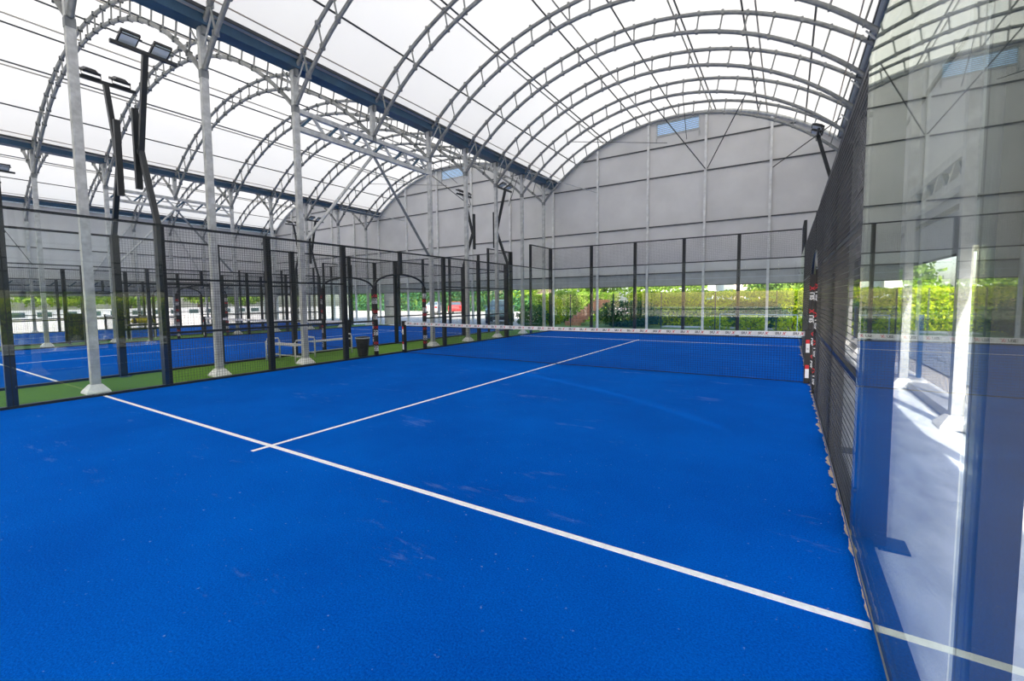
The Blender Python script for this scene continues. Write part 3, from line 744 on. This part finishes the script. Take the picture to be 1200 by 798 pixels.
# ------------------------------------------------------------------ walkway edge: kerb and wire fence
kb = thing('walkway_kerb', 'low concrete kerb along the open side of the walkway', 'kerb', (6.5, 0, 0))
for k in range(len(YR)-1):
    a, b = YR[k]+0.17, YR[k+1]-0.17
    obj('kerb_stone', cached(('kerb', round(b-a, 3)), 'concrete_kerb', lambda m: m.box(-0.16, 0.14, -(b-a)/2, (b-a)/2, 0, 0.11)), kb, (0, (a+b)/2, 0))
fe = thing('wire_fence', 'low dark wire fence with blue posts along the walkway kerb', 'fence', (6.58, 0, 0.11))
def lowwire(m):
    wires_ = 44
    for k in range(wires_+1):
        y = -1.1+2.2*k/wires_; m.tube((0, y, 0.05), (0, y, 1.05), 0.0022, 4, False)
    for j in range(6): m.tube((0.004, -1.1, 0.05+j*0.2), (0.004, 1.1, 0.05+j*0.2), 0.0028, 4, False)
lw = cached('low_wire', 'wire_black', lowwire)
y = -10.1
while y < 11:
    obj('post', cached('low_post', 'post_blue', lambda m: m.box(-0.03, 0.03, -0.03, 0.03, 0, 1.1)), fe, (0, y, 0))
    if y+2.2 < 11.5: obj('mesh_panel', lw, fe, (0, y+1.1, 0))
    y += 2.2

# ------------------------------------------------------------------ outside
struct('road', MB().box(7.3, 11.0, -30, 40, -0.05, -0.03).mesh('road', 'asphalt'), 'grey asphalt lane outside the open side')
struct('lawn', MB().box(-9, 40, 13.2, 60, -0.055, -0.035).mesh('lawn', 'grass'), 'green planted ground behind the hall')
struct('garden_path', MB().box(-1.2, 8, 15.6, 17.0, -0.05, -0.015).mesh('garden_path', 'concrete_kerb'), 'pale path along the foot of the hedge')

def leaves(name, mat, centers, size, n_each=1):
    """one mesh of many small four-cornered leaves at the given points"""
    P = np.asarray(centers, float); n = len(P)
    a = rng.normal(size=(n, 3)); a /= np.linalg.norm(a, axis=1)[:, None]
    b = rng.normal(size=(n, 3)); b -= (b*a).sum(1)[:, None]*a; b /= np.linalg.norm(b, axis=1)[:, None]
    s = size*rng.uniform(0.6, 1.3, size=(n, 1)); c = np.cross(a, b)*s*0.12
    V = np.stack([P-a*s, P+b*s*0.5+c, P+a*s, P-b*s*0.5+c], 1).reshape(-1, 3)
    me = bpy.data.meshes.new(name); me.vertices.add(4*n); me.vertices.foreach_set('co', V.ravel())
    me.loops.add(4*n); me.loops.foreach_set('vertex_index', np.arange(4*n))
    me.polygons.add(n); me.polygons.foreach_set('loop_start', np.arange(n)*4); me.polygons.foreach_set('loop_total', np.full(n, 4))
    me.update(); me.materials.append(MAT[mat]); return me
def blob_points(n, c, r, shell=0.35):
    d = rng.normal(size=(n, 3)); d /= np.linalg.norm(d, axis=1)[:, None]
    rad = 1-shell*rng.random((n, 1))**1.5
    lump = 1+0.16*np.sin(5*d[:, :1]+c[0])*np.cos(6*d[:, 1:2]+c[1])+0.10*np.sin(11*d[:, 2:3]+c[0])
    P = np.array(c)+d*rad*lump*np.array(r)
    return P[P[:, 2] > -0.03]
def tag_stuff(o): o['kind'] = 'stuff'; return o
def bush(name, c, r, n, mat, size, label, cat='bush', group=None):
    t = thing(name, label, cat, (c[0], c[1], -0.05), group)
    P = blob_points(n, (0, 0, c[2]), r); tag_stuff(obj('foliage', leaves('foliage', mat, P, size), t))
    m = MB()
    for k in range(5):
        ang = 1.256*k; m.path([(0, 0, 0), (0.3*r[0]*math.cos(ang), 0.3*r[1]*math.sin(ang), c[2]), (0.6*r[0]*math.cos(ang), 0.6*r[1]*math.sin(ang), c[2]+0.5*r[2])], [0.04, 0.03, 0.012], 5)
    obj('stem', m.mesh('stem', 'bark'), t); return t
def hedge(x0, x1, y0, y1, h, n, mat, size, label, core='leaf_dark', group=None):
    t = thing('hedge', label, 'hedge', ((x0+x1)/2, (y0+y1)/2, -0.05), group)
    X, Y = (x1-x0)/2, (y1-y0)/2
    P = np.stack([rng.uniform(-X, X, n), rng.uniform(-Y, Y, n), rng.uniform(0.0, h, n)], 1)
    f_ = rng.random(n); k = f_ < 0.55; P[k, 1] = -Y+0.25*rng.random(k.sum())**2*2*Y
    if X < Y: P[k, 0] = -X+0.25*rng.random(k.sum())**2*2*X; P[k, 1] = rng.uniform(-Y, Y, k.sum())
    k = (f_ > 0.55) & (f_ < 0.85); P[k, 2] = h-0.2*rng.random(k.sum())**2
    P[:, 2] += 0.10*np.sin(P[:, 0]*2.3)*np.sin(P[:, 1]*2.9+1)*(P[:, 2] > h*0.6)
    P[:, 1] += 0.10*np.sin(P[:, 0]*3.1)+0.06*np.sin(P[:, 2]*5)
    tag_stuff(obj('foliage', leaves('foliage', mat, P, size), t))
    m = MB(); m.box(-X+0.35, X-0.35, -Y+0.45, Y-0.35, 0, h-0.45); obj('core', m.mesh('core', 'hedge_core'), t)
    return t
def tree(x, y, h, r, n, mat, label, size=0.16, trunk=0.16, group=None):
    t = thing('tree', label, 'tree', (x, y, -0.06), group)
    m = MB(); m.path([(0, 0, 0), (0.05, 0.03, h*0.35), (-0.05, 0.08, h*0.7)], [trunk, trunk*0.75, trunk*0.4], 8)
    for k in range(7):
        a = k*0.9+x; z = h*(0.3+0.05*k); m.path([(0, 0, z), (r*0.35*math.cos(a), r*0.35*math.sin(a), z+h*0.12), (r*0.7*math.cos(a), r*0.7*math.sin(a), z+h*0.2)], [trunk*0.4, trunk*0.25, trunk*0.08], 5)
    obj('trunk', m.mesh('trunk', 'bark', True), t)
    P = [blob_points(n//8, (random.uniform(-.5, .5)*r, random.uniform(-.5, .5)*r, h*random.uniform(0.42, 0.85)), (r*0.6, r*0.6, h*0.2), 0.6) for k in range(8)]
    P = np.concatenate(P); tag_stuff(obj('foliage', leaves('foliage', mat, P, size), t)); return t

hedge(-3.6, 17.0, 17.4, 19.4, 1.92, 26000, 'leaf_hedge', 0.085, 'sunlit yellow-green clipped hedge behind the hall end wall')
hedge(12.2, 13.8, -6, 16, 1.85, 15000, 'leaf_hedge', 0.10, 'sunlit yellow-green hedge beyond the asphalt lane')
hedge(-12.0, -5.6, 20.6, 22.2, 2.0, 6000, 'leaf_mid', 0.09, 'mid green hedge behind the parked grey car')
hedge(-62, -22, 43, 45.5, 4.2, 16000, 'leaf_dark', 0.22, 'tall dark green hedge at the back of the car park')
hedge(-4.6, 0.2, 21.2, 22.6, 2.45, 7000, 'leaf_mid', 0.10, 'loose light green hedge behind the clipped hedge by the steps')
bush('round_bush', (-2.9, 15.6, 0.66), (1.75, 1.05, 0.85), 9000, 'leaf_dark', 0.06, 'big round dark blue-green bush just outside the end wall')
bush('round_bush', (-8.4, 14.3, 0.55), (1.0, 0.8, 0.75), 3500, 'leaf_dark', 0.06, 'dark bush near the court corner by the grey car')
bush('loose_shrub', (-7.9, 16.2, 0.8), (0.7, 0.6, 1.0), 3000, 'leaf_hedge', 0.07, 'light green shrub beside the brick steps')
bush('loose_shrub', (-8.2, 18.4, 1.1), (1.2, 0.9, 1.3), 3500, 'leaf_mid', 0.08, 'tall green shrub left of the brick steps')
for i, (x, y, s) in enumerate(((1.6, 15.3, 0.42), (3.2, 15.35, 0.5), (4.8, 15.3, 0.45), (6.4, 15.35, 0.5))):
    bush('low_shrub', (x, y, s*0.6), (0.68, 0.4, s), 1300, 'leaf_hedge', 0.06, ORD[i]+' low light green shrub from the round bush along the hedge foot', 'bush', 'low shrubs at the hedge foot')
for (x, y, s) in ((3.3, 18.3, 0), (6.9, 18.1, 0)):
    bush('dark_shrub', (x, 16.65, 0.70), (1.35, 0.5, 0.72), 4000, 'leaf_dark', 0.07, 'dark green shrub in front of the clipped hedge, '+('nearer' if x < 5 else 'farther from')+' the round bush', 'bush', 'dark shrubs in front of the hedge')
tree(4.4, 22.5, 3.5, 2.0, 6000, 'leaf_tree', 'leafy young tree rising behind the clipped hedge')
tree(9.4, 23, 3.8, 2.2, 6000, 'leaf_tree', 'leafy tree behind the hedge at the lane end')
tree(-8.4, 26.0, 5.0, 2.6, 6000, 'leaf_mid', 'green tree above the brick steps')
tree(-15.5, 29, 6.0, 3.2, 6000, 'leaf_mid', 'green tree behind the parked grey car')
tree(17.2, 6, 6.5, 2.3, 5000, 'leaf_tree', 'tree beyond the hedge of the asphalt lane')
tree(16.4, -2, 6.0, 2.0, 5000, 'leaf_tree', 'tree beyond the lane opposite the walkway columns')
for i, (x, y, h) in enumerate(((-71, -9, 7.5), (-73, -1, 6.5), (-71, 7, 7.5), (-74, 15, 7), (-72, 23, 8), (-74, 31, 7), (-72, -17, 7))):
    tree(x, y, h*0.68, 3.9, 6500, 'leaf_tree', ORD[i]+' broad green tree in the row behind the white yard wall', 0.28, 0.22, 'trees behind the yard wall')
# wire fence behind the hall
fb = thing('garden_fence', 'thin dark green wire fence in front of the bushes', 'fence', (0, 14.0, -0.05))
for k in range(-3, 5):
    obj('post', cached('gf_post', 'fence_green', lambda m: m.box(-0.025, 0.025, -0.025, 0.025, 0, 1.88)), fb, (1.72+2.5*k, 0, 0))
def gfw(m):
    for j in range(10): m.tube((-5.8, 0, 0.1+j*0.19), (11.7, 0, 0.1+j*0.19), 0.0025, 4, False)
    for k in range(88): m.tube((-5.8+k*0.2, 0, 0.1), (-5.8+k*0.2, 0, 1.8), 0.002, 4, False)
obj('wire_mesh', cached('gf_wire', 'fence_green', gfw), fb)
o = obj('handrail', MB().tube((2.0, 13.4, 0.78), (5.0, 13.4, 0.76), 0.022, 8).tube((2.0, 13.4, -0.05), (2.0, 13.4, 0.78), 0.02, 8).tube((5.0, 13.4, -0.05), (5.0, 13.4, 0.76), 0.02, 8).mesh('handrail', 'rail_paleblue'))
tag(o, 'pale blue handrail bar in front of the low shrubs', 'rail')
# brick steps
stp = thing('garden_steps', 'orange brick garden steps climbing between shrubs', 'steps', (-6.15, 15.4, -0.05), rotz=0.02)
for k in range(9):
    obj('step', cached('step', 'brick', lambda m: m.box(-0.36, 0.36, -0.19, 0.19, 0, 0.19)), stp, (0.10*k, 0.38*k, 0.17*k))
    obj('side_block', cached('side_block', 'brick', lambda m: m.box(-0.08, 0.08, -0.19, 0.19, 0, 0.27)), stp, (-0.45+0.10*k, 0.38*k, 0.17*k))
# buildings
def house(name, x0, x1, y0, y1, h, mat, label, nwin, rh=1.4):
    t = thing(name, label, 'building', ((x0+x1)/2, (y0+y1)/2, -0.06)); X, Y = (x1-x0)/2, (y1-y0)/2
    obj('walls', MB().box(-X, X, -Y, Y, 0, h).mesh('walls', mat), t)
    obj('roof', MB().prism([(-Y-0.4, h), (Y+0.4, h), (0, h+rh)], 'x', -X-0.3, X+0.3).mesh('roof', 'roof_grey'), t)
    for k in range(nwin):
        xx = -X+(k+0.5)*2*X/nwin
        w = obj('window', MB().box(-0.55, 0.55, -0.06, 0.02, 0, 1.2).mesh('window', 'house_white'), t, (xx, -Y, 1.1))
        obj('pane', MB().box(-0.47, 0.47, -0.075, -0.055, 0.08, 1.12).mesh('pane', 'window_dark'), w)
    return t
house('house', -9, -1.5, 40, 47, 3.4, 'house_white', 'white house with grey roof seen above the clipped hedge', 5)
house('house', 0.5, 12, 36, 42, 5.0, 'house_pink', 'pinkish house behind the trees at the lane end', 4, 1.8)
t = thing('yard_wall', 'long low white wall with dark green openings beyond the pale yard', 'wall', (-66, 6, -0.06))
obj('masonry', MB().box(-0.2, 0.2, -18, 26, 0, 0.95).mesh('masonry', 'house_white'), t)
obj('coping', MB().box(-0.26, 0.26, -18, 26, 0.95, 1.03).mesh('coping', 'house_white'), t)
for k in range(20):
    w = obj('opening', cached('wall_opening', 'window_dark', lambda m: m.box(0.19, 0.22, -0.6, 0.6, 0, 0.55)), t, (0, -16.4+2.15*k, 0.25))
# cars
def car(loc, rotz, paint, label, hgt=1.0):
    t = thing('car', label, 'car', loc, rotz=rotz)
    H = hgt
    prof = [(-2.1, 0.35), (-2.15, 0.62), (-2.05, 0.86*H), (-1.15, 0.98*H), (-0.55, 1.42*H), (1.05, 1.46*H), (1.75, 1.02*H), (2.05, 0.95*H), (2.12, 0.6), (2.05, 0.33), (1.7, 0.25), (-1.75, 0.25)]
    m = MB(); b = 0
    rows = [(-0.86, 1.0), (-0.80, 1.0), (0.80, 1.0), (0.86, 1.0)]
    def yw(z): return 0.86 if z < 1.0*H else 0.86-0.30*(z-1.0*H)/(0.46*H)
    n = len(prof)
    for s in (-1, 1):
        for (x, z) in prof: m.v.append((x, s*yw(z), z))
    m.f.append(tuple(range(n))); m.f.append(tuple(range(n, 2*n))[::-1])
    for i in range(n): j = (i+1) % n; m.f.append((i, n+i, n+j, j))
    body = obj('body', m.mesh('body', paint), t)
    def quad(pts): q = MB(); q.v = pts; q.f = [(0, 1, 2, 3)]; return q
    e = 0.012
    ws = MB(); ws.prism([(-0.66, 0.7), (0.66, 0.7), (0.56, -0.0), (-0.56, 0.0)], 'z', 0, 0.02)
    def pane(p0, p1, w0, w1):
        q = MB(); d = Vector((p1[0]-p0[0], 0, p1[1]-p0[1])).normalized(); nrm = Vector((-d.z, 0, d.x))
        if nrm.z < 0: nrm = -nrm
        A = [Vector((p0[0], -w0, p0[1])), Vector((p0[0], w0, p0[1])), Vector((p1[0], w1, p1[1])), Vector((p1[0], -w1, p1[1]))]
        q.v = [tuple(a+nrm*e) for a in A]+[tuple(a-nrm*e) for a in A]
        q.f = [(0, 1, 2, 3), (7, 6, 5, 4), (0, 4, 5, 1), (1, 5, 6, 2), (2, 6, 7, 3), (3, 7, 4, 0)]
        return q
    obj('windscreen', pane((-1.08, 1.02*H), (-0.58, 1.38*H), 0.76, 0.56).mesh('windscreen', 'car_glass'), t)
    obj('rear_window', pane((1.68, 1.06*H), (1.14, 1.40*H), 0.74, 0.56).mesh('rear_window', 'car_glass'), t)
    for s in (-1, 1):
        q = MB(); A = [(-0.95, 1.03*H), (1.45, 1.05*H), (1.0, 1.38*H), (-0.5, 1.36*H)]
        q.v = [(x, s*(yw(z)+e), z) for x, z in A]+[(x, s*(yw(z)-e), z) for x, z in A]
        q.f = [(0, 1, 2, 3), (7, 6, 5, 4), (0, 4, 5, 1), (1, 5, 6, 2), (2, 6, 7, 3), (3, 7, 4, 0)]
        obj('side_window', q.mesh('side_window', 'car_glass'), t)
        obj('headlight', MB().box(-2.16, -2.0, s*0.62-0.16, s*0.62+0.16, 0.64, 0.80).mesh('headlight', 'lamp_clear'), t)
        obj('tail_light', MB().box(2.0, 2.14, s*0.66-0.14, s*0.66+0.14, 0.68, 0.90).mesh('tail_light', 'lamp_red'), t)
        for x in (-1.35, 1.32):
            w = obj('wheel', cached('wheel', 'tyre', lambda m: m.path([(0, -0.1, 0), (0, 0.1, 0)], 0.32, 20)), t, (x, s*0.80, 0.32))
            obj('rim', cached('wheel_rim', 'bolt_steel', lambda m: m.path([(0, -0.108, 0), (0, 0.108, 0)], 0.20, 14)), w)
        obj('mirror', MB().box(-0.80, -0.66, s*0.98-0.10, s*0.98+0.08, 0.98*H, 1.12*H).mesh('mirror', paint), t)
    obj('bumper', MB().box(-2.2, -2.05, -0.8, 0.8, 0.3, 0.5).mesh('bumper', 'tyre'), t)
    return t
car((-12.6, 17.2, -0.06), math.radians(118), 'car_teal', 'grey-green car parked just outside the end wall by the court corner', 1.12)
car((-31.0, 35.5, -0.06), math.radians(-60), 'car_red', 'red car parked in front of the tall dark hedge')
car((-33.8, 34.5, -0.06), math.radians(-65), 'car_white', 'white car parked in front of the tall dark hedge')
